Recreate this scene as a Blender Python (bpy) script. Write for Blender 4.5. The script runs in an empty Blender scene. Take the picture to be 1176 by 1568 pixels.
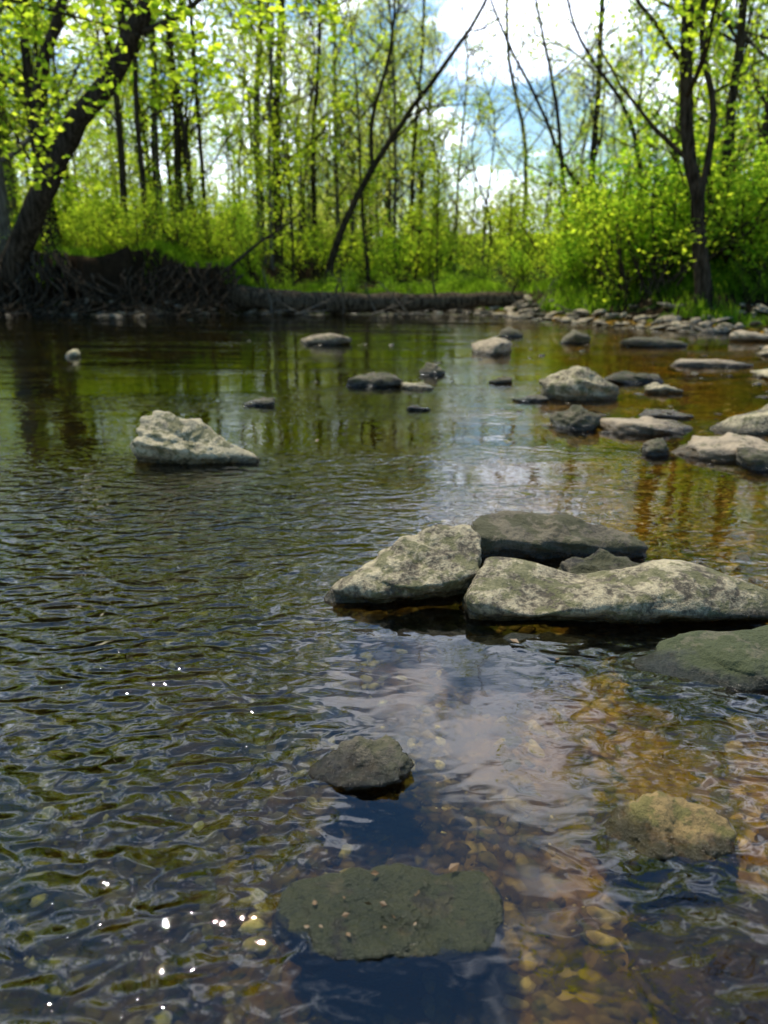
import bpy, bmesh, math, random
import numpy as np
from mathutils import Vector, noise as mnoise

rng = np.random.default_rng(7)
scene = bpy.context.scene
scene.view_settings.view_transform = 'Standard'
scene.view_settings.look = 'None'
scene.view_settings.exposure = 0

# ------------------------------------------------------------ node helpers
def new_mat(name):
    m = bpy.data.materials.new(name); m.use_nodes = True
    m.node_tree.nodes.clear()
    return m, m.node_tree.nodes, m.node_tree.links

def N(nodes, typ, **kw):
    n = nodes.new(typ)
    for k, v in kw.items():
        if k == 'inp':
            for kk, vv in v.items(): n.inputs[kk].default_value = vv
        else: setattr(n, k, v)
    return n

def ramp(nodes, stops, interp='LINEAR'):
    r = nodes.new('ShaderNodeValToRGB'); cr = r.color_ramp; cr.interpolation = interp
    while len(cr.elements) > 1: cr.elements.remove(cr.elements[-1])
    cr.elements[0].position = stops[0][0]; c = stops[0][1]; cr.elements[0].color = (*c, 1) if len(c) == 3 else c
    for p, c in stops[1:]:
        e = cr.elements.new(p); e.color = (*c, 1) if len(c) == 3 else c
    return r

def math_n(nodes, links, op, a, b=None, c=None, clamp=False):
    n = nodes.new('ShaderNodeMath'); n.operation = op; n.use_clamp = clamp
    for i, v in enumerate((a, b, c)):
        if v is None: continue
        if isinstance(v, (int, float)): n.inputs[i].default_value = v
        else: links.new(v, n.inputs[i])
    return n.outputs[0]

def maprange(nodes, links, v, a, b, c=0.0, d=1.0, smooth=True):
    n = nodes.new('ShaderNodeMapRange'); n.interpolation_type = 'SMOOTHSTEP' if smooth else 'LINEAR'
    links.new(v, n.inputs['Value'])
    n.inputs['From Min'].default_value = a; n.inputs['From Max'].default_value = b
    n.inputs['To Min'].default_value = c; n.inputs['To Max'].default_value = d
    return n.outputs['Result']

def mixc(nodes, links, f, a, b, mode='MIX'):
    n = nodes.new('ShaderNodeMix'); n.data_type = 'RGBA'; n.blend_type = mode
    if isinstance(f, (int, float)): n.inputs[0].default_value = f
    else: links.new(f, n.inputs[0])
    for i, v in ((6, a), (7, b)):
        if isinstance(v, tuple): n.inputs[i].default_value = (*v, 1)
        else: links.new(v, n.inputs[i])
    return n.outputs[2]

def tex_noise(nodes, links, vec, scale, detail=4, rough=.55, dist=0):
    n = nodes.new('ShaderNodeTexNoise'); links.new(vec, n.inputs['Vector'])
    n.inputs['Scale'].default_value = scale; n.inputs['Detail'].default_value = detail
    n.inputs['Roughness'].default_value = rough; n.inputs['Distortion'].default_value = dist
    return n.outputs['Fac']

def mapping(nodes, links, vec, scale=(1, 1, 1), rot=(0, 0, 0)):
    n = nodes.new('ShaderNodeMapping'); links.new(vec, n.inputs['Vector'])
    n.inputs['Scale'].default_value = scale; n.inputs['Rotation'].default_value = rot
    return n.outputs['Vector']

# ------------------------------------------------------------ materials
def rock_material(name, dark, light, moss, moss_amt, wet_top=0.03, wet_rough=.22):
    m, n, l = new_mat(name)
    out = N(n, 'ShaderNodeOutputMaterial'); b = N(n, 'ShaderNodeBsdfPrincipled')
    l.new(b.outputs[0], out.inputs[0])
    geo = N(n, 'ShaderNodeNewGeometry'); pos = geo.outputs['Position']
    sep = N(n, 'ShaderNodeSeparateXYZ'); l.new(pos, sep.inputs[0])
    att = N(n, 'ShaderNodeAttribute', attribute_name='rnd')
    n1 = tex_noise(n, l, pos, 12, 5, .65); n2 = tex_noise(n, l, pos, 75, 5, .75)
    f = math_n(n, l, 'ADD', math_n(n, l, 'MULTIPLY', n1, .55), math_n(n, l, 'MULTIPLY', n2, .45))
    f = math_n(n, l, 'ADD', f, math_n(n, l, 'MULTIPLY', math_n(n, l, 'SUBTRACT', att.outputs['Fac'], .5), .12))
    col = ramp(n, [(.39, dark), (.47, tuple(a * .4 + c * .6 for a, c in zip(dark, light))), (.56, light)])
    l.new(f, col.inputs[0])
    mo = maprange(n, l, tex_noise(n, l, pos, 17, 4, .7), .60 - moss_amt * .3, .68 - moss_amt * .3)
    c = mixc(n, l, math_n(n, l, 'MULTIPLY', mo, .75), col.outputs[0], moss)
    zed = math_n(n, l, 'ADD', sep.outputs[2], math_n(n, l, 'MULTIPLY', math_n(n, l, 'SUBTRACT', n1, .5), -.06))
    wet = maprange(n, l, zed, wet_top, wet_top * .4)
    c = mixc(n, l, wet, c, mixc(n, l, 1.0, c, (.26, .23, .16), 'MULTIPLY'))
    l.new(c, b.inputs['Base Color'])
    l.new(maprange(n, l, wet, 0, 1, .85, wet_rough, False), b.inputs['Roughness'])
    h = math_n(n, l, 'ADD', math_n(n, l, 'MULTIPLY', n2, .45), math_n(n, l, 'MULTIPLY', n1, 1.1))
    bp = N(n, 'ShaderNodeBump', inp={'Strength': 1.0, 'Distance': .022}); l.new(h, bp.inputs['Height'])
    l.new(bp.outputs[0], b.inputs['Normal'])
    return m

M_rock = rock_material('limestone_rock', (.085, .066, .038), (.56, .465, .275), (.13, .125, .04), .35, .035)
M_rockmoss = rock_material('mossy_rock', (.022, .021, .010), (.12, .11, .055), (.045, .06, .012), .8, .025, .3)
M_rockslab = rock_material('algae_slab', (.035, .034, .012), (.24, .225, .10), (.08, .11, .022), .7, -1, .4)
M_rockdark = rock_material('dark_rock', (.024, .019, .011), (.16, .13, .075), (.055, .055, .015), .45, .03, .12)
M_rockgold = rock_material('golden_wet_rock', (.05, .032, .009), (.30, .20, .07), (.13, .12, .025), .45, .018, .15)
M_rocktan = rock_material('tan_rock', (.08, .058, .034), (.44, .34, .215), (.12, .11, .04), .25, .045)
M_stone = rock_material('shore_stone', (.055, .042, .027), (.42, .33, .21), (.10, .10, .03), .25, .035)

def pebble_material():
    m, n, l = new_mat('wet_pebbles')
    out = N(n, 'ShaderNodeOutputMaterial'); b = N(n, 'ShaderNodeBsdfDiffuse'); l.new(b.outputs[0], out.inputs[0])
    geo = N(n, 'ShaderNodeNewGeometry'); pos = geo.outputs['Position']
    sep = N(n, 'ShaderNodeSeparateXYZ'); l.new(pos, sep.inputs[0])
    att = N(n, 'ShaderNodeAttribute', attribute_name='rnd')
    r = ramp(n, [(0, (.02, .016, .008)), (.25, (.07, .055, .022)), (.5, (.14, .10, .034)), (.7, (.06, .068, .024)), (.86, (.2, .155, .07)), (.94, (.34, .29, .18)), (1, (.55, .5, .4))])
    l.new(att.outputs['Fac'], r.inputs[0])
    rr = ramp(n, [(.3, (.4, .4, .36)), (.7, (1.35, 1.3, 1.2))]); l.new(tex_noise(n, l, pos, 60, 3, .6), rr.inputs[0])
    c = mixc(n, l, 1.0, r.outputs[0], rr.outputs[0], 'MULTIPLY')
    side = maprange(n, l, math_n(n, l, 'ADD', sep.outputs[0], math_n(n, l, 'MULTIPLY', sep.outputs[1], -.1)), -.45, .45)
    c = mixc(n, l, side, mixc(n, l, 1.0, c, (.5, .62, .36), 'MULTIPLY'), mixc(n, l, 1.0, c, (1.45, 1.3, .75), 'MULTIPLY'))  # pebble colour carries shade at left, warm sunlight at right
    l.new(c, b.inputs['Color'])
    return m
M_pebble = pebble_material()

def ground_material():
    m, n, l = new_mat('creek_bed_and_soil')
    out = N(n, 'ShaderNodeOutputMaterial'); b = N(n, 'ShaderNodeBsdfDiffuse'); l.new(b.outputs[0], out.inputs[0])
    geo = N(n, 'ShaderNodeNewGeometry'); pos = geo.outputs['Position']
    sep = N(n, 'ShaderNodeSeparateXYZ'); l.new(pos, sep.inputs[0])
    X, Y, Z = sep.outputs
    warp = N(n, 'ShaderNodeVectorMath', operation='ADD')
    nz = n.new('ShaderNodeTexNoise'); l.new(pos, nz.inputs['Vector']); nz.inputs['Scale'].default_value = 9; nz.inputs['Detail'].default_value = 2
    sc = N(n, 'ShaderNodeVectorMath', operation='SCALE'); l.new(nz.outputs['Color'], sc.inputs[0]); sc.inputs['Scale'].default_value = .06
    l.new(pos, warp.inputs[0]); l.new(sc.outputs[0], warp.inputs[1])
    vor = N(n, 'ShaderNodeTexVoronoi'); l.new(warp.outputs[0], vor.inputs['Vector']); vor.inputs['Scale'].default_value = 45
    sepc = N(n, 'ShaderNodeSeparateColor'); l.new(vor.outputs['Color'], sepc.inputs[0])
    pr = ramp(n, [(0, (.014, .011, .005)), (.35, (.038, .03, .012)), (.65, (.085, .06, .021)), (.9, (.15, .115, .05)), (1, (.28, .24, .15))])
    l.new(sepc.outputs[0], pr.inputs[0])
    edge = maprange(n, l, vor.outputs['Distance'], .35, .7, 1, .2)
    n1 = tex_noise(n, l, pos, 1.6, 4, .6)
    bed = mixc(n, l, 1.0, pr.outputs[0], edge, 'MULTIPLY')
    silt = mixc(n, l, maprange(n, l, n1, .45, .6), (.12, .075, .017), (.03, .03, .009))
    bed = mixc(n, l, maprange(n, l, tex_noise(n, l, pos, 5, 3, .6), .42, .6, .1, .75), bed, silt)
    algae = maprange(n, l, tex_noise(n, l, pos, 3.2, 4, .65), .52, .64, 0, .6)
    bed = mixc(n, l, algae, bed, (.045, .06, .012))
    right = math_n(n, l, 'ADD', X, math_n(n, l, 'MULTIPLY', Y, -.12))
    bed = mixc(n, l, maprange(n, l, right, -.6, .6), mixc(n, l, 1.0, bed, (.38, .46, .26), 'MULTIPLY'), mixc(n, l, 1.0, bed, (2.3, 1.9, .9), 'MULTIPLY'))  # painted tree shade at left; golden bed painted as lit at right
    n14 = tex_noise(n, l, pos, 10, 4, .7)
    soil = mixc(n, l, n14, (.006, .004, .002), (.05, .034, .02))
    grass = mixc(n, l, n14, (.03, .06, .01), (.11, .18, .02))
    litter = mixc(n, l, maprange(n, l, math_n(n, l, 'ADD', n1, math_n(n, l, 'MULTIPLY', Y, .004)), .52, .64), soil, grass)
    up = N(n, 'ShaderNodeSeparateXYZ'); l.new(geo.outputs['True Normal'], up.inputs[0])
    litter = mixc(n, l, maprange(n, l, up.outputs[2], .82, .95), soil, litter)
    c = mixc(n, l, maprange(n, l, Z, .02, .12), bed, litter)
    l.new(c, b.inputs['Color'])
    h = math_n(n, l, 'SUBTRACT', n14, math_n(n, l, 'MULTIPLY', vor.outputs['Distance'], .5))
    bp = N(n, 'ShaderNodeBump', inp={'Strength': .8, 'Distance': .02}); l.new(h, bp.inputs['Height'])
    l.new(bp.outputs[0], b.inputs['Normal'])
    return m
M_ground = ground_material()

def water_material():
    m, n, l = new_mat('creek_water')
    out = N(n, 'ShaderNodeOutputMaterial')
    geo = N(n, 'ShaderNodeNewGeometry'); pos = geo.outputs['Position']
    sep = N(n, 'ShaderNodeSeparateXYZ'); l.new(pos, sep.inputs[0]); X, Y, Z = sep.outputs
    r1 = tex_noise(n, l, mapping(n, l, pos, (.75, 1.2, 1), (0, 0, .35)), 11, 0, .4, 1.5)
    r2 = tex_noise(n, l, mapping(n, l, pos, (.8, 1.25, 1), (0, 0, -.4)), 24, 0, .5, 1.2)
    r3 = tex_noise(n, l, mapping(n, l, pos, (.6, 1.3, 1), (0, 0, .1)), 4, 1, .5, .3)
    lee = math_n(n, l, 'ADD', X, math_n(n, l, 'MULTIPLY', math_n(n, l, 'SUBTRACT', tex_noise(n, l, pos, 3.0, 1, .5), .5), .35))
    a = maprange(n, l, math_n(n, l, 'ADD', lee, math_n(n, l, 'MULTIPLY', Y, .12)), .14, -.16)
    bR = maprange(n, l, lee, .14, .38, 0, .45)
    near = maprange(n, l, Y, 2.0, 1.3)
    m_near = math_n(n, l, 'ADD', math_n(n, l, 'ADD', a, bR), .02)
    m_far = math_n(n, l, 'ADD', maprange(n, l, tex_noise(n, l, mapping(n, l, pos, (.35, 1.4, 1)), 1.1, 2, .55), .42, .62, .03, .22),
                   math_n(n, l, 'MULTIPLY', maprange(n, l, X, .3, -.5, 0, .85), maprange(n, l, Y, 3.4, 2.2)))
    mm = N(n, 'ShaderNodeMix'); l.new(near, mm.inputs[0]); l.new(m_far, mm.inputs[2]); l.new(m_near, mm.inputs[3])
    mask = mm.outputs[0]
    hs = math_n(n, l, 'ADD', math_n(n, l, 'MULTIPLY', r1, 1.0), math_n(n, l, 'MULTIPLY', r2, .42))
    h = math_n(n, l, 'ADD', math_n(n, l, 'MULTIPLY', hs, mask), math_n(n, l, 'MULTIPLY', r3, .14))
    bp = N(n, 'ShaderNodeBump', inp={'Strength': 1.0, 'Distance': .0135}); l.new(h, bp.inputs['Height'])
    fr = N(n, 'ShaderNodeFresnel', inp={'IOR': 1.62}); l.new(bp.outputs[0], fr.inputs['Normal'])
    tint = (.89, .85, .65, 1)
    tr = N(n, 'ShaderNodeBsdfTransparent', inp={'Color': tint})
    rf = N(n, 'ShaderNodeBsdfRefraction', inp={'Color': tint, 'Roughness': 0, 'IOR': 1.33}); l.new(bp.outputs[0], rf.inputs['Normal'])
    under = N(n, 'ShaderNodeMixShader', inp={0: .45}); l.new(tr.outputs[0], under.inputs[1]); l.new(rf.outputs[0], under.inputs[2])
    gl = N(n, 'ShaderNodeBsdfGlossy', inp={'Roughness': .005}); l.new(bp.outputs[0], gl.inputs['Normal'])
    mx = N(n, 'ShaderNodeMixShader'); l.new(fr.outputs[0], mx.inputs[0]); l.new(under.outputs[0], mx.inputs[1]); l.new(gl.outputs[0], mx.inputs[2])
    l.new(mx.outputs[0], out.inputs[0])
    return m
M_water = water_material()

def leaf_material(name, lo, hi, trans=1.0):
    m, n, l = new_mat(name)
    out = N(n, 'ShaderNodeOutputMaterial')
    att = N(n, 'ShaderNodeAttribute', attribute_name='rnd')
    r = ramp(n, [(.1, lo), (.9, hi)]); l.new(att.outputs['Fac'], r.inputs[0])
    d = N(n, 'ShaderNodeBsdfDiffuse'); l.new(r.outputs[0], d.inputs[0])
    t = N(n, 'ShaderNodeBsdfTranslucent'); l.new(mixc(n, l, 1.0, r.outputs[0], (2.4 * trans, 2.2 * trans, 1.2 * trans), 'MULTIPLY'), t.inputs[0])
    a = N(n, 'ShaderNodeMixShader', inp={0: .7}); l.new(d.outputs[0], a.inputs[1]); l.new(t.outputs[0], a.inputs[2])
    l.new(a.outputs[0], out.inputs[0])
    return m
M_leaf_y = leaf_material('spring_leaves_yellow', (.12, .20, .018), (.31, .39, .04), 1.2)
M_leaf_g = leaf_material('spring_leaves_green', (.05, .13, .012), (.22, .34, .03), 1.2)
M_leaf_far = leaf_material('distant_leaves', (.17, .22, .06), (.33, .37, .12), 1.15)
M_grass = leaf_material('grass_blades', (.05, .11, .010), (.14, .24, .02), 1.0)

def bark_material(name, a, b_):
    m, n, l = new_mat(name)
    out = N(n, 'ShaderNodeOutputMaterial'); b = N(n, 'ShaderNodeBsdfDiffuse'); l.new(b.outputs[0], out.inputs[0])
    geo = N(n, 'ShaderNodeNewGeometry'); pos = geo.outputs['Position']
    f = tex_noise(n, l, mapping(n, l, pos, (14, 14, 2.5)), 1.5, 4, .7)
    c = mixc(n, l, maprange(n, l, f, .35, .65), a, b_)
    l.new(c, b.inputs['Color'])
    bp = N(n, 'ShaderNodeBump', inp={'Strength': .8, 'Distance': .03}); l.new(f, bp.inputs['Height']); l.new(bp.outputs[0], b.inputs['Normal'])
    return m
M_bark = bark_material('dark_bark', (.020, .015, .009), (.085, .064, .042))
M_bark_l = bark_material('grey_bark', (.06, .05, .036), (.18, .155, .12))
M_log = bark_material('weathered_log', (.022, .016, .010), (.13, .10, .065))

# ------------------------------------------------------------ mesh builder
class MB:
    def __init__(s): s.v = []; s.f = []; s.t = []; s.r = []; s.rt = []; s.n = 0
    def add(s, v, quads=None, tris=None, rq=None, rt=None):
        v = np.asarray(v, float)
        s.v.append(v)
        if quads is not None and len(quads):
            s.f.append(np.asarray(quads) + s.n); s.r.append(np.full(len(quads), .5) if rq is None else rq)
        if tris is not None and len(tris):
            s.t.append(np.asarray(tris) + s.n); s.rt.append(np.full(len(tris), .5) if rt is None else rt)
        s.n += len(v)
    def arrays(s):
        v = np.concatenate(s.v) if s.v else np.zeros((0, 3))
        f = np.concatenate(s.f) if s.f else np.zeros((0, 4), int)
        t = np.concatenate(s.t) if s.t else np.zeros((0, 3), int)
        r = np.concatenate(s.r) if s.r else np.zeros(0)
        rt = np.concatenate(s.rt) if s.rt else np.zeros(0)
        return v, f, t, r, rt
    def obj(s, name, mat, smooth=True, parent=None):
        v, f, t, r, rt = s.arrays()
        me = bpy.data.meshes.new(name)
        me.vertices.add(len(v)); me.vertices.foreach_set('co', v.astype(np.float32).ravel())
        nl = len(f) * 4 + len(t) * 3
        me.loops.add(nl); me.loops.foreach_set('vertex_index', np.concatenate([f.ravel(), t.ravel()]).astype(np.int32))
        me.polygons.add(len(f) + len(t))
        ls = np.concatenate([np.arange(len(f)) * 4, len(f) * 4 + np.arange(len(t)) * 3]).astype(np.int32)
        me.polygons.foreach_set('loop_start', ls)
        me.polygons.foreach_set('use_smooth', np.full(len(ls), smooth))
        me.update(calc_edges=True)
        a = me.attributes.new('rnd', 'FLOAT', 'FACE'); a.data.foreach_set('value', np.concatenate([r, rt]).astype(np.float32))
        me.materials.append(mat)
        o = bpy.data.objects.new(name, me); scene.collection.objects.link(o)
        if parent: o.parent = parent
        return o

def empty(name):
    o = bpy.data.objects.new(name, None); scene.collection.objects.link(o); o.empty_display_size = .2; return o

def tube(mb, P, R, k=6):
    P = np.asarray(P, float); R = np.asarray(R, float); n = len(P)
    T = np.gradient(P, axis=0); T /= np.linalg.norm(T, axis=1)[:, None] + 1e-9
    ref = np.array([0, 0, 1.]) if abs(T[:, 2]).mean() < .8 else np.array([1., 0, 0])
    A = np.cross(T, ref); A /= np.linalg.norm(A, axis=1)[:, None] + 1e-9
    B = np.cross(T, A)
    th = np.linspace(0, 2 * math.pi, k, endpoint=False)
    V = P[:, None] + R[:, None, None] * (A[:, None] * np.cos(th)[None, :, None] + B[:, None] * np.sin(th)[None, :, None])
    i = np.arange(n - 1)[:, None] * k; j = np.arange(k)[None]; j2 = (j + 1) % k
    q = np.stack([i + j, i + j2, i + k + j2, i + k + j], -1).reshape(-1, 4)
    mb.add(V.reshape(-1, 3), q)

def spline(pts, n):
    pts = np.asarray(pts, float)
    d = np.r_[0, np.cumsum(np.linalg.norm(np.diff(pts, axis=0), axis=1))]; d /= d[-1]
    P = np.vstack([2 * pts[0] - pts[1], pts, 2 * pts[-1] - pts[-2]])
    out = []
    for s in np.linspace(0, 1, n):
        i = min(np.searchsorted(d, s, side='right') - 1, len(pts) - 2); t = (s - d[i]) / (d[i + 1] - d[i])
        p0, p1, p2, p3 = P[i:i + 4]
        out.append(.5 * (2 * p1 + (p2 - p0) * t + (2 * p0 - 5 * p1 + 4 * p2 - p3) * t * t + (3 * p1 - p0 - 3 * p2 + p3) * t ** 3))
    return np.array(out)

def grow(mb, tips, p, d, L, r, depth, rg, up=.08, wob=.12, k=5, nch=(3, 5), ratio=.55, spread=.9, mind=0):
    n = max(4, min(8, int(L * 3)) if L > 1 else 3)
    P = [np.array(p, float)]; d = np.array(d, float); d /= np.linalg.norm(d)
    for i in range(n):
        d = d + rg.normal(0, wob, 3); d[2] += up; d /= np.linalg.norm(d)
        P.append(P[-1] + d * L / n)
    P = np.array(P); R = np.linspace(r, r * .3, n + 1)
    if depth >= mind: tube(mb, P, R, k)
    if depth == 0:
        for t in P[1:]: tips.append(t)
        return
    for c in range(rg.integers(*nch)):
        s = rg.uniform(.25, 1); i = min(int(s * n), n - 1)
        dd = P[i + 1] - P[i]; dd /= np.linalg.norm(dd)
        nd = dd + rg.normal(0, spread * .6, 3); nd[2] += .15
        grow(mb, tips, P[i], nd, L * ratio * rg.uniform(.7, 1.2), max(R[i] * .55, .0015), depth - 1, rg, up, wob, max(3, k - 1), nch, ratio, spread, mind)

def add_leaves(mb, C, size, rg, flat=.0):
    C = np.asarray(C); n = len(C)
    if n == 0: return
    a = rg.normal(size=(n, 3)); a[:, 2] *= (1 - flat); a /= np.linalg.norm(a, axis=1)[:, None]
    b = rg.normal(size=(n, 3)); b[:, 2] *= (1 - flat); b -= (a * b).sum(1)[:, None] * a; b /= np.linalg.norm(b, axis=1)[:, None]
    s = (size * rg.uniform(.6, 1.3, n))[:, None]
    nn = np.cross(a, b)
    V = np.stack([C - a * s * .5, C + b * s * .32 + nn * s * .08, C + a * s * .5, C - b * s * .32 + nn * s * .08], 1).reshape(-1, 3)
    q = (np.arange(n)[:, None] * 4 + np.arange(4)[None])
    mb.add(V, q, rq=rg.uniform(0, 1, n))

def inst(mb, arr, loc, scale, rotz, rnd_shift=None):
    v, f, t, r, rt = arr
    c, s = math.cos(rotz), math.sin(rotz)
    M = np.array([[c, -s, 0], [s, c, 0], [0, 0, 1]])
    mb.add((v * np.asarray(scale)) @ M.T + np.asarray(loc), f, t, r, rt)

# ------------------------------------------------------------ terrain
def sm(a, b, x):
    t = np.clip((x - a) / (b - a), 0, 1); return t * t * (3 - 2 * t)
def shore_y(x): return np.interp(x, [-14, -7, -3, -2.2, -1.2, 1.5, 2.6, 3.6, 5, 8], [14.8, 15.3, 15.4, 16.3, 17.2, 17.0, 14.0, 11.6, 10.0, 9.4])
def shore_x(y): return np.interp(y, [-2, 0, 1.5, 2.7, 4, 6.4, 10], [1.9, 1.5, 1.5, 1.75, 2.4, 3.7, 5.6])
def inside(x, y):
    wob = .18 * np.sin(x * 2.3 + y * 1.1) + .12 * np.sin(x * 5.1 - y * 2.7)
    return np.minimum(np.minimum(shore_y(x) - y, shore_x(y) - x), x + 9.5) + wob * sm(2, 6, y)
def height(x, y):
    x = np.asarray(x, float); y = np.asarray(y, float)
    i = inside(x, y); o = -i
    zi = -(.03 + .075 * sm(.1, 1.2, i) + .16 * sm(2, 5, i))
    left = sm(-2.2, -3.2, x) * sm(12, 14, y) + sm(-8, -10, x) * sm(14, 12, y)
    right = sm(3.2, 5, x)
    rag = .22 * np.sin(x * 3.1 + .7) + .13 * np.sin(x * 7.3 + y * 4) + .07 * np.sin(x * 15.1 - y * 9)
    hb = .92 + .16 * np.sin(x * 1.3 + 2) + .10 * np.sin(x * 3.7)
    oo = o + rag * sm(.05, .5, o)
    zo = -.03 + .13 * sm(0, .8, o) + left * hb * (.2 * sm(.0, .3, oo) + .8 * sm(.3, .8, oo)) + (1 - left) * (.35 * sm(1.0, 3.5, o) + right * .45 * sm(1.5, 4, o))
    zo = zo + .02 * np.clip(o - 3, 0, 20) + .055 * np.clip(y - 28, 0, 120) + .02 * np.clip(np.abs(x) - 12, 0, 100)
    z = np.where(i > 0, zi, zo)
    bump = .012 * (np.sin(x * 9 + 1.3 * np.sin(y * 5)) * np.sin(y * 11 + x * 3)) + .008 * np.sin(x * 23 + y * 17) * np.sin(y * 29 - x * 7)
    bump2 = .06 * np.sin(x * 1.7 + y) * np.sin(y * 1.9 - x * .6) + .04 * np.sin(x * 4.1 + 2 * y) * np.sin(y * 3.7 + x) + .03 * np.sin(x * 9.1 + y) * np.sin(y * 8.3)
    return z + bump + bump2 * sm(.1, 1, o)

n = 500
u = np.linspace(-1, 1, n)
gx = 260 * np.sinh(6.2 * u) / math.sinh(6.2); gy = 1.5 + 300 * np.sinh(6.5 * u) / math.sinh(6.5)
gx = np.unique(np.concatenate([gx, np.linspace(-9, -2, 90)]))
gy = np.unique(np.concatenate([gy, np.linspace(14.5, 17.5, 60)]))
GX, GY = np.meshgrid(gx, gy)
GZ = height(GX, GY)
mb = MB(); ny, nx = GX.shape
ii = (np.arange(ny - 1)[:, None] * nx + np.arange(nx - 1)[None]).ravel()
mb.add(np.stack([GX.ravel(), GY.ravel(), GZ.ravel()], 1), np.stack([ii, ii + 1, ii + nx + 1, ii + nx], 1))
mb.obj('ground', M_ground)

mb = MB()
mb.add([(-60, -60, 0), (60, -60, 0), (60, 19, 0), (-60, 19, 0)], [(0, 1, 2, 3)])
mb.obj('water', M_water, smooth=False)

# ------------------------------------------------------------ rocks
def ico(sub):
    bm = bmesh.new(); bmesh.ops.create_icosphere(bm, subdivisions=sub, radius=1)
    v = np.array([x.co[:] for x in bm.verts]); f = np.array([[q.index for q in p.verts] for p in bm.faces]); bm.free(); return v, f
ICO = {s: ico(s) for s in (1, 2, 3, 4, 5, 6)}

def hull_planes(pts):
    pts = np.asarray(pts, float); c = pts.mean(0)
    bm = bmesh.new()
    for p in pts: bm.verts.new(p - c)
    r = bmesh.ops.convex_hull(bm, input=bm.verts)
    bm.normal_update(); bmesh.ops.recalc_face_normals(bm, faces=bm.faces)
    Ns = []; D = []
    for f in bm.faces:
        nn = np.array(f.normal[:]); dd = nn @ np.array(f.verts[0].co[:])
        if dd < 0: nn, dd = -nn, -dd
        if dd > 1e-5: Ns.append(nn); D.append(dd)
    bm.free(); return c, np.array(Ns), np.array(D)

def hull_rock(name, pts, sub=4, mat=None, amp=.012, seed=0, p=16, post=None, freq=None):
    c, Ns, D = hull_planes(pts); v, f = ICO[sub]
    size = np.ptp(np.asarray(pts), axis=0)
    dirs = v * size; dirs = dirs / np.linalg.norm(dirs, axis=1)[:, None]
    q = np.clip(dirs @ Ns.T / D[None], 0, None)
    r = (q ** p).sum(1) ** (-1 / p)
    V = dirs * r[:, None] + c
    freq = freq or 3.0 / max(size[:2].mean(), .01)
    out = V.copy(); off = Vector((seed * 7.3, seed * 3.1, seed * 1.7))
    for i, x in enumerate(V):
        q = Vector(x) * freq + off
        a = mnoise.fractal(q, .65, 2.1, 6)
        a -= abs(mnoise.noise(q * 1.7 + Vector((5, 5, 5)))) * 1.1 - .25
        tilt = x[2] + .25 * x[0] + .12 * x[1]
        st = mnoise.noise(Vector((x[0] * freq * .4, x[1] * freq * .4, tilt * freq * 6)) + off)
        out[i] += dirs[i] * amp * (a + st * .7)
    if post: out = post(out)
    m = MB(); m.add(out, None, f, rt=np.full(len(f), (seed * .37) % 1))
    return m.obj(name, mat)

hull_rock('boulder', [(-.155, 1.61, -.02), (-.155, 1.62, .012), (-.06, 1.60, .048), (.0, 1.66, .085), (.04, 1.69, .11), (.10, 1.735, .138), (.20, 1.74, .146),
    (.235, 1.69, .12), (.22, 1.60, .072), (.12, 1.565, .058), (.04, 1.57, .048), (-.06, 1.61, -.02), (.2, 1.70, -.05), (.05, 1.68, -.05),
    (-.1, 1.72, -.05), (.2, 1.82, -.05), (0, 1.80, .02), (.2, 1.8, .06)], 6, M_rock, .013, 3, 26)
def dipD(o):
    x, y = o[:, 0], o[:, 1]
    top = sm(.01, .05, o[:, 2])
    o[:, 2] -= top * (.034 * np.exp(-((x - .44) / .10) ** 2 - ((y - 1.64) / .09) ** 2) + .02 * np.exp(-((x - .31) / .05) ** 2 - ((y - 1.50) / .06) ** 2))
    o[:, 2] += top * .010 * np.exp(-((x - .66) / .08) ** 2)
    return o
hull_rock('boulder', [(.170, 1.52, -.01), (.18, 1.51, .05), (.195, 1.60, .084), (.25, 1.66, .100), (.27, 1.46, .048), (.45, 1.47, .048), (.6, 1.51, .064), (.72, 1.57, .078),
    (.86, 1.54, .055), (.90, 1.5, .0), (.5, 1.63, .085), (.7, 1.64, .078), (.22, 1.60, -.06), (.8, 1.60, -.06), (.2, 1.68, -.06), (.88, 1.70, -.06)], 6, M_rock, .014, 11, 24, dipD)
hull_rock('rock', [(.20, 1.90, .065), (.25, 2.02, .094), (.42, 2.02, .088), (.6, 1.97, .065), (.70, 1.9, .03), (.19, 1.90, -.05), (.70, 1.90, -.05), (.25, 2.1, -.05), (.7, 2.05, -.05), (.4, 1.88, .05)],
    5, M_rockdark, .018, 5, 18)
hull_rock('rock', [(.40, 1.70, -.03), (.42, 1.76, .045), (.5, 1.77, .062), (.6, 1.75, .05), (.66, 1.72, -.03), (.45, 1.68, .02), (.6, 1.67, .02), (.5, 1.84, -.03)], 5, M_rockdark, .014, 6, 16)
hull_rock('rock', [(.44, 1.29, -.02), (.48, 1.31, .012), (.56, 1.36, .030), (.7, 1.39, .052), (.9, 1.36, .056), (.92, 1.24, .03), (.64, 1.22, .010), (.5, 1.22, -.03), (.95, 1.2, -.05), (.9, 1.45, -.05), (.45, 1.4, -.05), (.78, 1.26, .040)],
    5, M_rockmoss, .016, 8, 18)
hull_rock('submerged_rock', [(.10, 1.33, -.05), (.2, 1.42, -.006), (.38, 1.46, -.002), (.42, 1.40, -.004), (.3, 1.34, -.03), (.15, 1.30, -.07), (.1, 1.48, -.06), (.45, 1.48, -.06), (.3, 1.34, -.07)], 4, M_rockmoss, .016, 9, 14)
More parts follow.
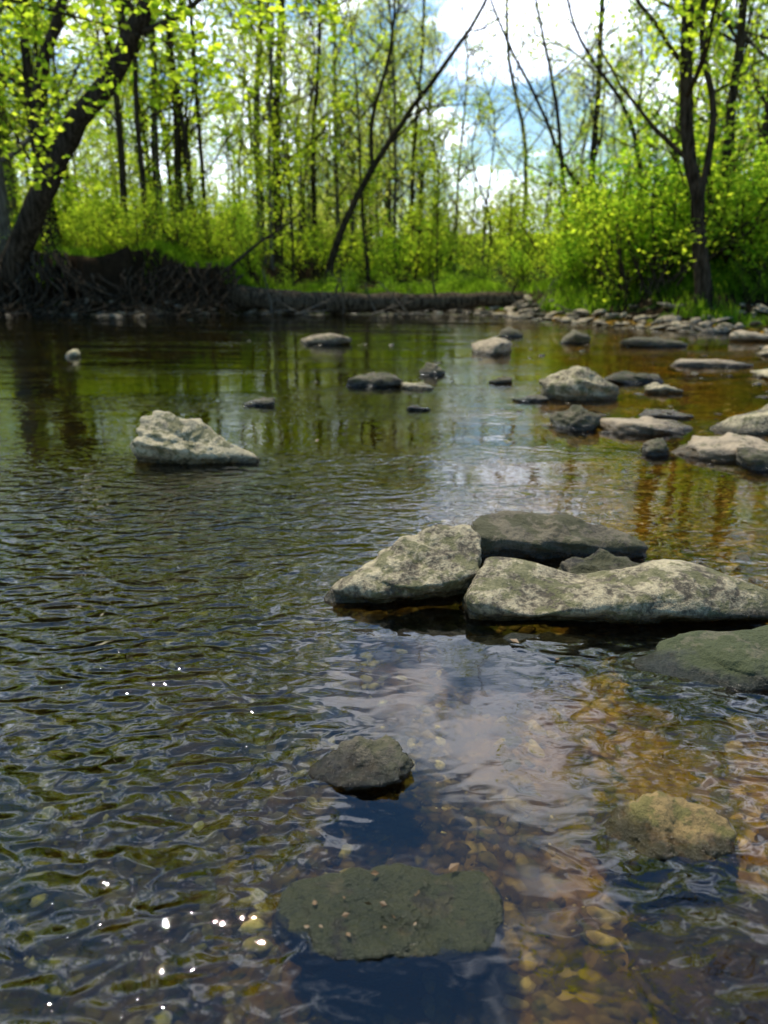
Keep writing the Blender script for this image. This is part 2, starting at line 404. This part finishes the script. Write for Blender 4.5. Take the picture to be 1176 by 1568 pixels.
hull_rock('rock', [(-.122, .975, -.015), (-.105, .985, .008), (-.06, 1.02, .022), (-.0, 1.035, .034), (.030, .995, .032), (.036, .96, .018), (.012, .932, .016), (-.05, .935, .010), (-.04, .975, -.04),
    (.02, .985, -.04), (-.1, 1.035, -.04), (.03, 1.045, -.04)], 5, M_rockdark, .009, 12, 18)
hull_rock('mossy_slab', [(-.118, .775, .006), (.02, .79, .010), (.125, .78, .009), (.142, .71, .009), (.125, .662, .004), (-.01, .648, .006), (-.09, .655, .004), (-.134, .70, .006),
    (-.085, .70, -.085), (.10, .69, -.085), (-.10, .79, -.085), (.11, .80, -.085), (.15, .72, -.05), (-.14, .73, -.05)], 6, M_rockslab, .010, 14, 14, freq=15)
hull_rock('rock', [(.255, .85, -.03), (.29, .86, .010), (.345, .885, .040), (.40, .885, .046), (.455, .85, .024), (.43, .81, .010), (.33, .80, .004), (.3, .79, -.05), (.45, .79, -.05), (.3, .93, -.05), (.47, .93, -.05)],
    5, M_rockgold, .011, 16, 13)
hull_rock('submerged_rock', [(.27, .74, -.06), (.33, .75, -.022), (.42, .76, -.014), (.58, .76, -.004), (.60, .60, -.010), (.42, .60, -.018), (.32, .68, -.045), (.62, .55, -.08), (.6, .8, -.08), (.3, .62, -.08)],
    5, M_rockgold, .014, 17, 12)
hull_rock('boulder', [(-1.01, 3.02, .0), (-1.01, 3.02, .12), (-.97, 3.05, .175), (-.90, 3.08, .20), (-.76, 3.08, .165), (-.98, 2.95, .10), (-.62, 3.0, .078), (-.50, 2.98, .02), (-.44, 2.99, -.03),
    (-.93, 3.00, -.05), (-.6, 2.99, -.04), (-.95, 3.2, -.05), (-.55, 3.15, -.05), (-.9, 2.92, .08)], 6, M_rock, .022, 21, 22)

def slab(name, x0, x1, y, h, d=None, mat=M_rock, seed=0, sub=4, base=-.06):
    rg = np.random.default_rng(seed + 100); w = x1 - x0; d = d or w * .6
    pts = []
    peak = rg.uniform(.2, .8)
    for k in range(11):
        sx = rg.uniform(0, 1); sy = rg.uniform(0, 1)
        e = 1 - abs(sx - peak) / max(peak, 1 - peak)
        zz = h * (.25 + .75 * e ** .7) * rg.uniform(.75, 1.0)
        pts.append((x0 + w * sx, y + d * sy, zz))
    pts.append((x0 + w * peak, y + d * rg.uniform(.4, .8), h))
    for a in np.linspace(0, 6.28, 8)[:-1] + rg.uniform(0, 1):
        q = rg.uniform(.75, 1.05)
        pts.append((x0 + w * (.5 + .5 * q * math.cos(a)), y + d * (.5 + .5 * q * math.sin(a)), base + rg.uniform(0, .05)))
    hull_rock(name, pts, sub, mat, min(.035, w * .05 + .004), seed, 24)

R = [
    (.92, 1.48, 4.55, .18, .40, M_rock), (.80, 1.06, 3.62, .10, .25, M_rockdark), (1.02, 1.50, 3.50, .05, .35, M_rocktan), (1.42, 2.35, 3.45, .13, .5, M_rock),
    (1.05, 1.21, 3.08, .06, .16, M_rockdark), (1.15, 1.72, 2.95, .065, .35, M_rocktan), (1.36, 1.62, 2.82, .06, .22, M_rockdark), (1.72, 2.4, 2.9, .08, .6, M_rocktan),
    (1.50, 2.0, 5.3, .07, .3, M_rockdark), (1.62, 1.90, 4.85, .05, .2, M_rock), (.76, .99, 4.5, .03, .15, M_rockdark),
    (-.32, .15, 5.15, .08, .35, M_rockdark), (.10, .36, 5.0, .035, .2, M_rock), (.24, .46, 5.75, .09, .2, M_rockdark), (.72, .90, 5.3, .04, .15, M_rockdark),
    (.78, 1.30, 7.3, .15, .6, M_rocktan), (-.95, -.33, 8.4, .12, .5, M_rocktan), (-.80, -.60, 4.35, .04, .14, M_rockdark), (-2.95, -2.78, 7.1, .06, .2, M_rock),
    (.12, .26, 4.2, .02, .1, M_rockdark), (2.3, 3.1, 6.3, .05, .4, M_rocktan), (2.7, 3.6, 5.4, .09, .5, M_rock),
    (2.4, 3.3, 8.2, .10, .4, M_rockdark), (3.4, 4.3, 7.2, .10, .5, M_rocktan), (1.9, 2.3, 8.6, .13, .3, M_rockdark),
    (1.35, 1.75, 9.6, .10, .3, M_rockdark), (3.9, 4.6, 8.9, .12, .5, M_rocktan), (1.3, 1.62, 3.95, .03, .2, M_rocktan),
]
for k, (a, b, y, h, d, mt) in enumerate(R):
    slab('rock', a, b, y, h, d, mt, seed=30 + k, sub=4 if y < 6 else 3)

VAR = []
for s in range(16):
    rg = np.random.default_rng(500 + s)
    pts = rg.normal(size=(10, 3)); pts /= np.linalg.norm(pts, axis=1)[:, None]; pts *= (1, .8, .55)
    c, Ns, D = hull_planes(pts)
    e = []
    for sub in (1, 2):
        v, f = ICO[sub]; q = np.clip(v @ Ns.T / D[None], 0, None); r = (q ** 12).sum(1) ** (-1 / 12); e.append((v * r[:, None], f))
    VAR.append(e)
def scatter(name, X, Y, S, mat, rg, zoff=.2, flat=(.5, .9), lod=None, Z=None):
    mb = MB(); Z = height(X, Y) if Z is None else Z
    for x, y, z, s in zip(X, Y, Z, S):
        v, f = VAR[rg.integers(len(VAR))][1 if (lod is None or s / y > lod) else 0]
        a = rg.uniform(0, 6.28); c, sn = math.cos(a), math.sin(a)
        tl = rg.normal(0, .15, 2)
        vv = v * np.array([s, s * rg.uniform(.55, 1), s * rg.uniform(*flat)])
        vv = vv @ np.array([[c, -sn, 0], [sn, c, 0], [tl[0], tl[1], 1]]).T
        mb.add(vv + (x, y, z + s * zoff), None, f, rt=np.full(len(f), rg.uniform()))
    return mb.obj(name, mat)
rg = np.random.default_rng(3)
nP = 7500
Y = .35 + rg.uniform(0, 1, nP) ** 1.7 * 3.2; X = rg.uniform(-1, 1, nP) * (.35 + Y * .55)
S = .005 + .028 * rg.uniform(0, 1, nP) ** 2.4 * (1 + .25 * Y)
scatter('creek_bed_pebbles', X, Y, S, M_pebble, rg, 0.0, (.4, .7), .016)
nP = 2200
Y = rg.uniform(3, 15, nP); X = rg.uniform(-.6, 1, nP) * Y * .55
S = .02 + .05 * rg.uniform(0, 1, nP) ** 2
scatter('creek_bed_cobbles', X, Y, S, M_pebble, rg, 0, (.4, .7), .02)
xs_, ys_, ss_ = [], [], []
while len(xs_) < 3400:
    x = rg.uniform(-9, 9); y = rg.uniform(1.5, 18.5); i = float(inside(x, y))
    if x < -2.6 and y > 14 and not (-.25 < -i < .3 or 0 < i < .7): continue
    lim = 2.0 if y > 9 else .5
    if not (-2.0 < i < lim): continue
    if rg.uniform() > math.exp(-abs(i) * 1.1) * (1 if y > 8 else .5): continue
    if math.sin(x * 1.9 + y * .7) + math.sin(x * .8 - y * 1.3 + 1) < rg.uniform(-2.2, .6): continue
    xs_.append(x); ys_.append(y); ss_.append(.03 + (.24 if y > 6 else .10) * rg.uniform() ** 3)
scatter('shore_stones', np.array(xs_), np.array(ys_), np.array(ss_), M_stone, rg, .2, (.25, .65))
# loose clusters of small stones standing on the shallow bar around the larger right-hand rocks
cx = [(1.0, 4.3, .35), (1.6, 3.6, .35), (1.3, 2.9, .25), (.2, 5.3, .3), (1.7, 5.0, .4), (2.6, 6.0, .5), (1.0, 7.6, .5), (-.6, 8.6, .5), (2.2, 8.4, .6), (.85, 1.85, .08)]
X = []; Y = []; S = []
for (a, b, s) in cx:
    for _ in range(16):
        X.append(a + rg.normal(0, s)); Y.append(b + rg.normal(0, s * .7)); S.append(.02 + .055 * rg.uniform() ** 2)
S = np.array(S) * (.4 + .12 * np.clip(np.array(Y), 0, 6))
scatter('bar_stones', np.array(X), np.array(Y), S, M_stone, rg, .0, (.35, .6), None, np.full(len(X), -.004))

# ------------------------------------------------------------ log
mb = MB()
P = spline([(-3.2, 15.9, .34), (-1.5, 15.8, .22), (.3, 15.8, .22), (2.2, 15.9, .27), (3.9, 15.9, .40)], 26)
P += np.random.default_rng(1).normal(0, .02, P.shape)
tube(mb, P, np.linspace(.23, .12, 26) * (1 + .08 * np.sin(np.arange(26) * 1.7)), 12)
for s, d in ((.35, (.2, -.3, .8)), (.6, (-.3, -.2, .9)), (.8, (.1, -.5, .6))):
    p = P[int(s * 25)]; tube(mb, [p, p + np.array(d) * .3, p + np.array(d) * .6 + (.05, 0, .03)], [.04, .025, .01], 6)
mb.obj('fallen_log', M_log)
mb = MB(); rg = np.random.default_rng(5); tips = []
for k in range(16):
    x = rg.uniform(-3, 4); grow(mb, tips, (x, rg.uniform(14.9, 15.5) - max(0, x - 2) * 1.2, .02), (rg.normal(), rg.normal() * .4, .3), rg.uniform(.5, 1.3), .022, 1, rg, 0.0, .1, 4)
mb.obj('driftwood', M_bark_l)

# ------------------------------------------------------------ trees
def tree(name, path, r0, r1, seed, leafmat, nbr=10, blen=2.2, leaf=.08, lpt=4, start=.35, depth=2, bark=M_bark, sides=10, spread=.9, extra=None, lspread=.18):
    rg = np.random.default_rng(seed); root = empty(name)
    wood = MB(); tips = []
    n = 30; P = spline(path, n); P[1:] += rg.normal(0, r0 * .10, (n - 1, 3))
    s = np.linspace(0, 1, n); R = r0 + (r1 - r0) * s ** .8; R[:3] *= (1.4, 1.18, 1.05)
    tube(wood, P, R, sides)
    for b in range(nbr):
        t = start + (1 - start) * (b + rg.uniform()) / nbr; i = min(int(t * (n - 1)), n - 2)
        d = P[i + 1] - P[i]; d /= np.linalg.norm(d)
        a = rg.uniform(0, 6.28); side = np.array([math.cos(a), math.sin(a), rg.uniform(.1, .7)])
        grow(wood, tips, P[i], d * .35 + side, blen * rg.uniform(.6, 1.2) * (1.15 - .5 * t), R[i] * .42, depth, rg, .05, .12, 5, (3, 5), .58, spread)
    if extra:
        for e in extra:
            Q = spline(e[0], 18); tube(wood, Q, np.linspace(e[1], e[2], 18), 8)
            for b in range(e[3]):
                i = rg.integers(5, 17); d = Q[i] - Q[i - 1]; d /= np.linalg.norm(d)
                grow(wood, tips, Q[i], d + rg.normal(0, .7, 3), blen * rg.uniform(.4, .8), e[1] * .35, depth - 1, rg, .05, .14, 4)
    wood.obj('trunk_and_branches', bark, parent=root)
    T = np.array(tips)
    if lpt > 0 and len(T):
        T = T[rg.uniform(size=len(T)) < .8]
        C = np.repeat(T, lpt, 0) + rg.normal(0, lspread, (len(T) * lpt, 3))
        lf = MB(); add_leaves(lf, C, leaf, rg, .3); lf.obj('foliage', leafmat, smooth=False, parent=root)
    return root

tree('leaning_tree', [(-7.4, 15.7, .2), (-7.0, 15.6, 1.1), (-6.05, 15.5, 2.7), (-4.85, 15.4, 4.15), (-3.7, 15.2, 5.8), (-2.9, 14.8, 8), (-2.4, 14.3, 11)], .27, .07, 1, M_leaf_y,
     nbr=16, blen=3.4, leaf=.12, lpt=4, start=.42, depth=2, sides=12, lspread=.22,
     extra=[([(-6.4, 15.5, 2.2), (-6.1, 15.3, 4.0), (-5.4, 15.2, 5.6), (-5.0, 15.0, 9)], .13, .05, 7)])
mb = MB(); rg = np.random.default_rng(9)
for k in range(190):
    x = rg.uniform(-8.8, -2.9); fal = 1 if x < -5.5 else .8
    y0 = 15.45 + rg.uniform(-.05, .3); z0 = rg.uniform(.5, 1.1) * fal
    x0 = (x * .6 - 7.0 * .4) if x < -5 else x + rg.normal(0, .3)
    P = spline([(x0, y0 + .2, z0 + .1), (x0 * .6 + x * .4, y0 - .14, z0 * .85), (x + rg.normal(0, .2), y0 - .3, z0 * .4), (x + rg.normal(0, .5), y0 - .5 - rg.uniform(0, .4), -.05)], 10)
    P[1:] += rg.normal(0, .035, (9, 3)); r = rg.uniform(.010, .05) * (1 if x < -5 else .5)
    tube(mb, P, np.linspace(r, r * .4, 10), 5)
mb.obj('exposed_tree_roots', M_bark)

tree('arching_tree', [(-1.6, 22, .3), (-1.25, 22, 1.6), (-.55, 22, 3.0), (.54, 22, 4.6), (1.69, 22, 6.0), (2.6, 22, 7.4), (3.6, 22, 9.6)], .12, .025, 2, M_leaf_far, nbr=9, blen=2.6, leaf=.09, lpt=2, start=.4,
     extra=[([(-.3, 22, 3.3), (-.3, 22, 4.6), (.2, 22, 6.4), (.3, 22, 9)], .06, .02, 4)])
L = [
    (-8.3, 18, -.3, 15, .20, M_leaf_y, 4), (-7.6, 18.6, .2, 14, .14, M_leaf_g, 4), (-6.3, 20, .3, 13, .10, M_leaf_y, 3), (-6.0, 22, .4, 14, .09, M_leaf_g, 3),
    (-5.5, 22, .2, 14, .12, M_leaf_y, 3), (-4.8, 21, -.6, 12, .07, M_leaf_g, 3), (-3.6, 24, .3, 16, .13, M_leaf_y, 3), (-3.2, 24.5, .9, 16, .14, M_leaf_far, 3),
    (-2.2, 26, .2, 15, .10, M_leaf_y, 3), (-9.5, 21, 0, 17, .22, M_leaf_g, 4), (6.4, 26, .1, 16, .13, M_leaf_far, 3), (5.7, 14, .1, 12, .09, M_leaf_y, 6),
    (7.6, 16, -.6, 14, .14, M_leaf_g, 6), (8.5, 19, .5, 16, .17, M_leaf_y, 5), (6.9, 20, .6, 14, .10, M_leaf_y, 5), (4.6, 27, -.8, 14, .09, M_leaf_far, 2), (1.0, 30, .5, 15, .10, M_leaf_far, 2),
    (-4.2, 19.5, -.3, 13, .06, M_leaf_y, 2), (-2.9, 21, .5, 12, .05, M_leaf_y, 2), (-5.2, 18.2, .2, 13, .07, M_leaf_y, 2), (6.3, 15.2, -.2, 13, .06, M_leaf_g, 4),
]
for k, (x, y, dx, H, r, lm, lp) in enumerate(L):
    z = float(height(x, y)); rr = np.random.default_rng(40 + k)
    tree('tall_tree', [(x, y, z - .1), (x + dx * .2 + rr.normal(0, .08), y, z + H * .25), (x + dx * .5 + rr.normal(0, .15), y, z + H * .5), (x + dx, y + rr.normal(0, .4), z + H)], r, .02, 60 + k, lm,
         nbr=12, blen=2.6, leaf=.12, lpt=lp, start=.14, bark=M_bark if k % 3 else M_bark_l)
tree('bank_tree', [(4.78, 12, .1), (4.62, 12, 1.3), (4.27, 12, 2.7), (4.12, 12, 4.3), (4.2, 12, 8), (4.5, 12, 13)], .115, .03, 3, M_leaf_y, nbr=14, blen=2.2, leaf=.10, lpt=7, start=.16, sides=12,
     extra=[([(4.55, 12, 1.6), (4.66, 12.1, 2.9), (4.35, 12.1, 4.2), (4.6, 12, 7)], .055, .03, 5)])
tree('slender_leaning_tree', [(5.3, 16, .6), (4.87, 16, 1.2), (3.5, 16, 2.65), (2.96, 16, 3.66), (2.0, 16, 5.3), (1.5, 16, 7)], .055, .012, 4, M_leaf_far, nbr=9, blen=1.9, leaf=.07, lpt=1, start=.3)
tree('slender_leaning_tree', [(5.9, 18, .6), (5.56, 18, 2.6), (5.1, 18, 4.0), (3.9, 18, 5.6), (3.2, 18, 8)], .07, .015, 14, M_leaf_far, nbr=10, blen=2.2, leaf=.08, lpt=1, start=.3)
tree('slender_leaning_tree', [(5.6, 24, .6), (5.1, 24, 3.6), (4.77, 24, 5.5), (4.1, 24, 7.9), (3.6, 24, 11)], .09, .015, 15, M_leaf_far, nbr=11, blen=2.6, leaf=.08, lpt=1, start=.3)
tree('offframe_tree', [(-7.2, 5.2, -.1), (-6.8, 5.2, 2.0), (-6.1, 5.2, 4.2), (-5.2, 5.1, 6.2), (-4.4, 5.0, 8.0)], .2, .05, 33, M_leaf_g, nbr=12, blen=2.6, leaf=.11, lpt=2, start=.45, lspread=.2)  # off-frame tree added to darken the left water reflection and dapple the bed
tree('offframe_tree', [(5.4, 5.2, .1), (5.1, 5.2, 2.2), (4.6, 5.2, 4.4), (3.9, 5.1, 6.5), (3.3, 5.0, 8.5)], .15, .04, 34, M_leaf_y, nbr=11, blen=2.6, leaf=.09, lpt=1, start=.45)  # unseen tree added so branches reflect in the right-hand water
mb = MB(); tips = []
grow(mb, tips, (-3.3, 15.9, .7), (.7, 0, .75), 1.9, .05, 1, np.random.default_rng(6), .0, .08, 6); mb.obj('dead_branch', M_bark)

def bough(name, path, r0, seed, leaf, lpt, nbr, mat, blen=.7):
    rg = np.random.default_rng(seed); root = empty(name); w = MB(); tips = []
    P = spline(path, 16); tube(w, P, np.linspace(r0, .005, 16), 6)
    for b in range(nbr):
        i = rg.integers(3, 16); d = P[i] - P[i - 1]; d /= np.linalg.norm(d)
        grow(w, tips, P[i], d + rg.normal(0, .6, 3), blen * rg.uniform(.5, 1.2), .007, 1, rg, -.03, .12, 4, (2, 4))
    w.obj('twigs', M_bark, parent=root)
    T = np.array(tips); C = np.repeat(T, lpt, 0) + rg.normal(0, .08, (len(T) * lpt, 3))
    lf = MB(); add_leaves(lf, C, leaf, rg, .6); lf.obj('leaves', mat, smooth=False, parent=root)
bough('overhanging_branch', [(-6.5, 9.5, 3.6), (-4.5, 8.6, 3.4), (-3.0, 8.0, 3.0), (-1.9, 7.6, 2.65)], .035, 1, .10, 4, 26, M_leaf_y)
bough('overhanging_branch', [(-6.5, 10, 4.2), (-4.0, 9.0, 3.9), (-2.2, 8.4, 3.5), (-.9, 8.0, 3.2)], .035, 2, .10, 4, 26, M_leaf_y)
bough('overhanging_branch', [(-7, 10, 3.0), (-5.6, 9.6, 2.9), (-4.6, 9.2, 2.6), (-3.9, 9.0, 2.3)], .03, 3, .09, 4, 18, M_leaf_y)
bough('overhanging_branch', [(-5.5, 7, 3.9), (-3.6, 6.6, 3.3), (-2.4, 6.2, 2.9), (-1.5, 6.0, 2.7)], .03, 4, .09, 4, 22, M_leaf_y)

# ------------------------------------------------------------ shrubs
def bush_variant(seed, leaves, leafs):
    rg = np.random.default_rng(seed); w = MB(); tips = []
    for k in range(9):
        a = rg.uniform(0, 6.28); grow(w, tips, (rg.normal(0, .06), rg.normal(0, .06), 0), (math.cos(a) * .55, math.sin(a) * .55, 1), rg.uniform(.45, .95), .012, 2, rg, .0, .16, 4, (3, 5), .5, .9, 1)
    T = np.array(tips); C = T[rg.integers(0, len(T), leaves)] + rg.normal(0, .05, (leaves, 3)); C = C[C[:, 2] > .02]
    l = MB(); add_leaves(l, C, leafs, rg, .4)
    return w.arrays(), l.arrays()
BV = [bush_variant(900 + k, 1300, .036) for k in range(6)]
BF = [bush_variant(950 + k, 650, .048) for k in range(5)]
def bush_mass(name, places, mat, variants, bark=M_bark):
    root = empty(name); w = MB(); l = MB(); rg = np.random.default_rng(len(places))
    for (x, y, s) in places:
        k = rg.integers(len(variants)); a = rg.uniform(0, 6.28); z = float(height(x, y)) - .05
        sc = (s * rg.uniform(.9, 1.2), s * rg.uniform(.9, 1.2), s)
        inst(w, variants[k][0], (x, y, z), sc, a); inst(l, variants[k][1], (x, y, z), sc, a)
    w.obj('stems', bark, parent=root); l.obj('leaves', mat, smooth=False, parent=root)
rg = np.random.default_rng(77)
pl = [(rg.uniform(3.8, 9.5), rg.uniform(13.0, 18), rg.uniform(1.2, 2.7)) for _ in range(44)]
pl += [(rg.uniform(2.7, 4.5), rg.uniform(14.5, 17.5), rg.uniform(.7, 1.7)) for _ in range(14)]
pl += [(rg.uniform(5.4, 9), rg.uniform(11.8, 14), rg.uniform(.6, 1.7)) for _ in range(14)]
bush_mass('shrub_thicket', pl[::2], M_leaf_g, BV)
bush_mass('shrub_thicket', pl[1::2], M_leaf_y, BV)
pl = [(rg.uniform(-12, -2.8), rg.uniform(16.8, 22), rg.uniform(.5, 1.8)) for _ in range(64)]
bush_mass('shrub_thicket', pl, M_leaf_y, BV)
pl = [(rg.uniform(-14, 16), rg.uniform(20.0, 33), rg.uniform(.9, 2.5)) for _ in range(115)]
bush_mass('understory_shrubs', pl[::3], M_leaf_g, BF)
bush_mass('understory_shrubs', pl[1::3] + pl[2::3], M_leaf_y, BF)
pl = [(rg.uniform(-2.6, 3), rg.uniform(17.6, 20), rg.uniform(.4, .9)) for _ in range(16)]
bush_mass('bank_shrubs', pl, M_leaf_g, BV)
pl = [(rg.uniform(-30, 34), rg.uniform(33, 60), rg.uniform(2.5, 4.5)) for _ in range(80)]
bush_mass('distant_shrubs', pl, M_leaf_far, BF)

def tree_variant(seed, leaves, lo=3, leafs=.010):
    rg = np.random.default_rng(seed); w = MB(); tips = []
    n = 14
    P = spline([(0, 0, 0), (rg.normal(0, .02), rg.normal(0, .02), .35), (rg.normal(0, .04), rg.normal(0, .04), .7), (rg.normal(0, .05), rg.normal(0, .05), 1)], n)
    tube(w, P, np.linspace(.0065, .0015, n), 5)
    for b in range(16):
        i = rg.integers(lo, n - 1); a = rg.uniform(0, 6.28)
        grow(w, tips, P[i], (math.cos(a), math.sin(a), rg.uniform(.5, 1.2)), rg.uniform(.1, .24), .003, 2, rg, .05, .12, 3, (2, 4), .55, .9, 1)
    T = np.array(tips); C = T[rg.integers(0, len(T), leaves)] + rg.normal(0, .016, (leaves, 3))
    l = MB(); add_leaves(l, C, leafs, rg, .3)
    return w.arrays(), l.arrays()
TV = [tree_variant(1200 + k, 1000) for k in range(6)]
SV = [tree_variant(1300 + k, 800, 1, .017) for k in range(5)]
root = empty('distant_trees'); w = MB(); l = MB(); cnt = 0
while cnt < 175:
    x = rg.uniform(-40, 44); y = rg.uniform(25, 72)
    g = abs(x - .15 * y)
    if g < .8 + .05 * y and rg.uniform() < .85: continue
    k = rg.integers(6); s = rg.uniform(10, 17) * (.65 if g < .8 + .07 * y else 1); z = float(height(x, y)) - .1; a = rg.uniform(0, 6.28)
    inst(w, TV[k][0], (x, y, z), (s, s, s), a); inst(l, TV[k][1], (x, y, z), (s, s, s), a); cnt += 1
for c in range(22):
    y = rg.uniform(26, 46); x = rg.uniform(-.12, .06) * y; k = rg.integers(6); s = rg.uniform(8, 12); z = float(height(x, y)) - .1; a = rg.uniform(0, 6.28)
    inst(w, TV[k][0], (x, y, z), (s, s, s), a); inst(l, TV[k][1], (x, y, z), (s, s, s), a)
w.obj('trunks', M_bark_l, parent=root); l.obj('leaves', M_leaf_far, smooth=False, parent=root)
root = empty('saplings'); w = MB(); l = MB()
for c in range(140):
    y = rg.uniform(19.5, 44); x = rg.uniform(-.62, .62) * y
    g = abs(x - .17 * y); s = rg.uniform(3.5, 8) * (.6 if g < 3 else 1); k = rg.integers(5); z = float(height(x, y)) - .1; a = rg.uniform(0, 6.28)
    if y < 23 and abs(x) < 2: continue
    inst(w, SV[k][0], (x, y, z), (s * 1.2, s * 1.2, s), a); inst(l, SV[k][1], (x, y, z), (s * 1.2, s * 1.2, s), a)
w.obj('trunks', M_bark, parent=root); l.obj('leaves', M_leaf_y, smooth=False, parent=root)

# ------------------------------------------------------------ grass
def grass(name, pts, hgt, rg):
    mb = MB(); P = np.asarray(pts); n = len(P)
    z = height(P[:, 0], P[:, 1]); a = rg.uniform(0, 6.28, n); h = hgt * rg.uniform(.5, 1.3, n)
    lean = rg.normal(0, .35, (n, 2)) * h[:, None]; w = .007 + .005 * rg.uniform(size=n)
    B = np.stack([P[:, 0], P[:, 1], z - .01], 1); d = np.stack([np.cos(a) * w, np.sin(a) * w, np.zeros(n)], 1)
    M1 = B + np.stack([lean[:, 0] * .35, lean[:, 1] * .35, h * .6], 1); T = B + np.stack([lean[:, 0], lean[:, 1], h], 1)
    V = np.stack([B - d, B + d, M1 + d * .7, M1 - d * .7, T + d * .1, T - d * .1], 1).reshape(-1, 3)
    i = np.arange(n)[:, None] * 6
    q = np.concatenate([i + np.array([[0, 1, 2, 3]]), i + np.array([[3, 2, 4, 5]])])
    r = rg.uniform(size=n); mb.add(V, q, rq=np.concatenate([r, r])); mb.obj(name, M_grass, smooth=False)
X = rg.uniform(-11, 10, 200000); Yg = rg.uniform(10, 20, 200000); i = -inside(X, Yg)
left = X < -2.4
keep = np.where(left, (i > .62) & (i < 3.5), (i > 1.0) & (i < 4.5)) & (np.sin(X * 2.1 + Yg) * np.sin(Yg * 1.7 - X) > rg.uniform(-.5, .7, 200000))
P = np.stack([X[keep], Yg[keep]], 1)[:28000]
grass('grass', P, .17, rg)

mb = MB(); rg = np.random.default_rng(8)
C = [(.085, .775, .014), (.30, 2.49, .004), (.26, 1.40, .006), (.33, 1.33, .004), (.1, 2.85, .004), (-.3, 3.4, .004)]
add_leaves(mb, np.array(C), .020, rg, .92)
C = np.stack([rg.uniform(-.10, .12, 16), rg.uniform(.67, .77, 16), rg.uniform(.009, .013, 16)], 1)
add_leaves(mb, C, .009, rg, .9)
M_dead, nn_, ll_ = new_mat('dead_leaf'); o_ = N(nn_, 'ShaderNodeOutputMaterial'); b_ = N(nn_, 'ShaderNodeBsdfPrincipled', inp={'Base Color': (.13, .07, .022, 1), 'Roughness': .5}); ll_.new(b_.outputs[0], o_.inputs[0])
mb.obj('fallen_leaves', M_dead, smooth=False)

# ------------------------------------------------------------ light
el, az = math.radians(66), math.radians(-34)
s = Vector((math.sin(az) * math.cos(el), math.cos(az) * math.cos(el), math.sin(el)))
sun = bpy.data.lights.new('sun', 'SUN'); sun.energy = 5.0; sun.angle = math.radians(.5); sun.color = (1, .93, .79)
so = bpy.data.objects.new('sun', sun); scene.collection.objects.link(so); so.rotation_euler = s.to_track_quat('Z', 'Y').to_euler(); so.location = s * 30

world = bpy.data.worlds.new('World'); scene.world = world; world.use_nodes = True
n = world.node_tree.nodes; l = world.node_tree.links; n.clear()
out = n.new('ShaderNodeOutputWorld'); bg = n.new('ShaderNodeBackground'); bg.inputs[1].default_value = .15
sky = n.new('ShaderNodeTexSky'); sky.sky_type = 'NISHITA'; sky.sun_disc = False; sky.sun_elevation = el; sky.sun_rotation = az; sky.air_density = 1.4; sky.dust_density = .1; sky.ozone_density = 4
tc = n.new('ShaderNodeTexCoord')
sp = N(n, 'ShaderNodeSeparateXYZ'); l.new(tc.outputs['Generated'], sp.inputs[0])
cl = tex_noise(n, l, mapping(n, l, tc.outputs['Generated'], (1, 1, 2.2)), 5.5, 6, .6, .4)
f = math_n(n, l, 'MULTIPLY', maprange(n, l, math_n(n, l, 'SUBTRACT', cl, math_n(n, l, 'MULTIPLY', maprange(n, l, sp.outputs[2], .5, .8), .15)), .42, .60, 0, .95), maprange(n, l, sp.outputs[1], .1, .6, 0, 1))
hs = n.new('ShaderNodeHueSaturation'); hs.inputs['Saturation'].default_value = 1.2; hs.inputs['Value'].default_value = 1.15; l.new(sky.outputs[0], hs.inputs['Color'])
l.new(mixc(n, l, f, hs.outputs[0], (20, 21.5, 25)), bg.inputs[0]); l.new(bg.outputs[0], out.inputs[0])

# ------------------------------------------------------------ camera
cam = bpy.data.cameras.new('camera'); co = bpy.data.objects.new('camera', cam); scene.collection.objects.link(co)
co.location = (0, 0, .7); co.rotation_euler = (math.radians(90 - 16.9), 0, 0)
cam.sensor_fit = 'VERTICAL'; cam.sensor_height = 36; cam.lens = 27.2; cam.clip_start = .05; cam.clip_end = 1000
cam.dof.use_dof = True; cam.dof.focus_distance = 1.4; cam.dof.aperture_fstop = 4.0
scene.camera = co
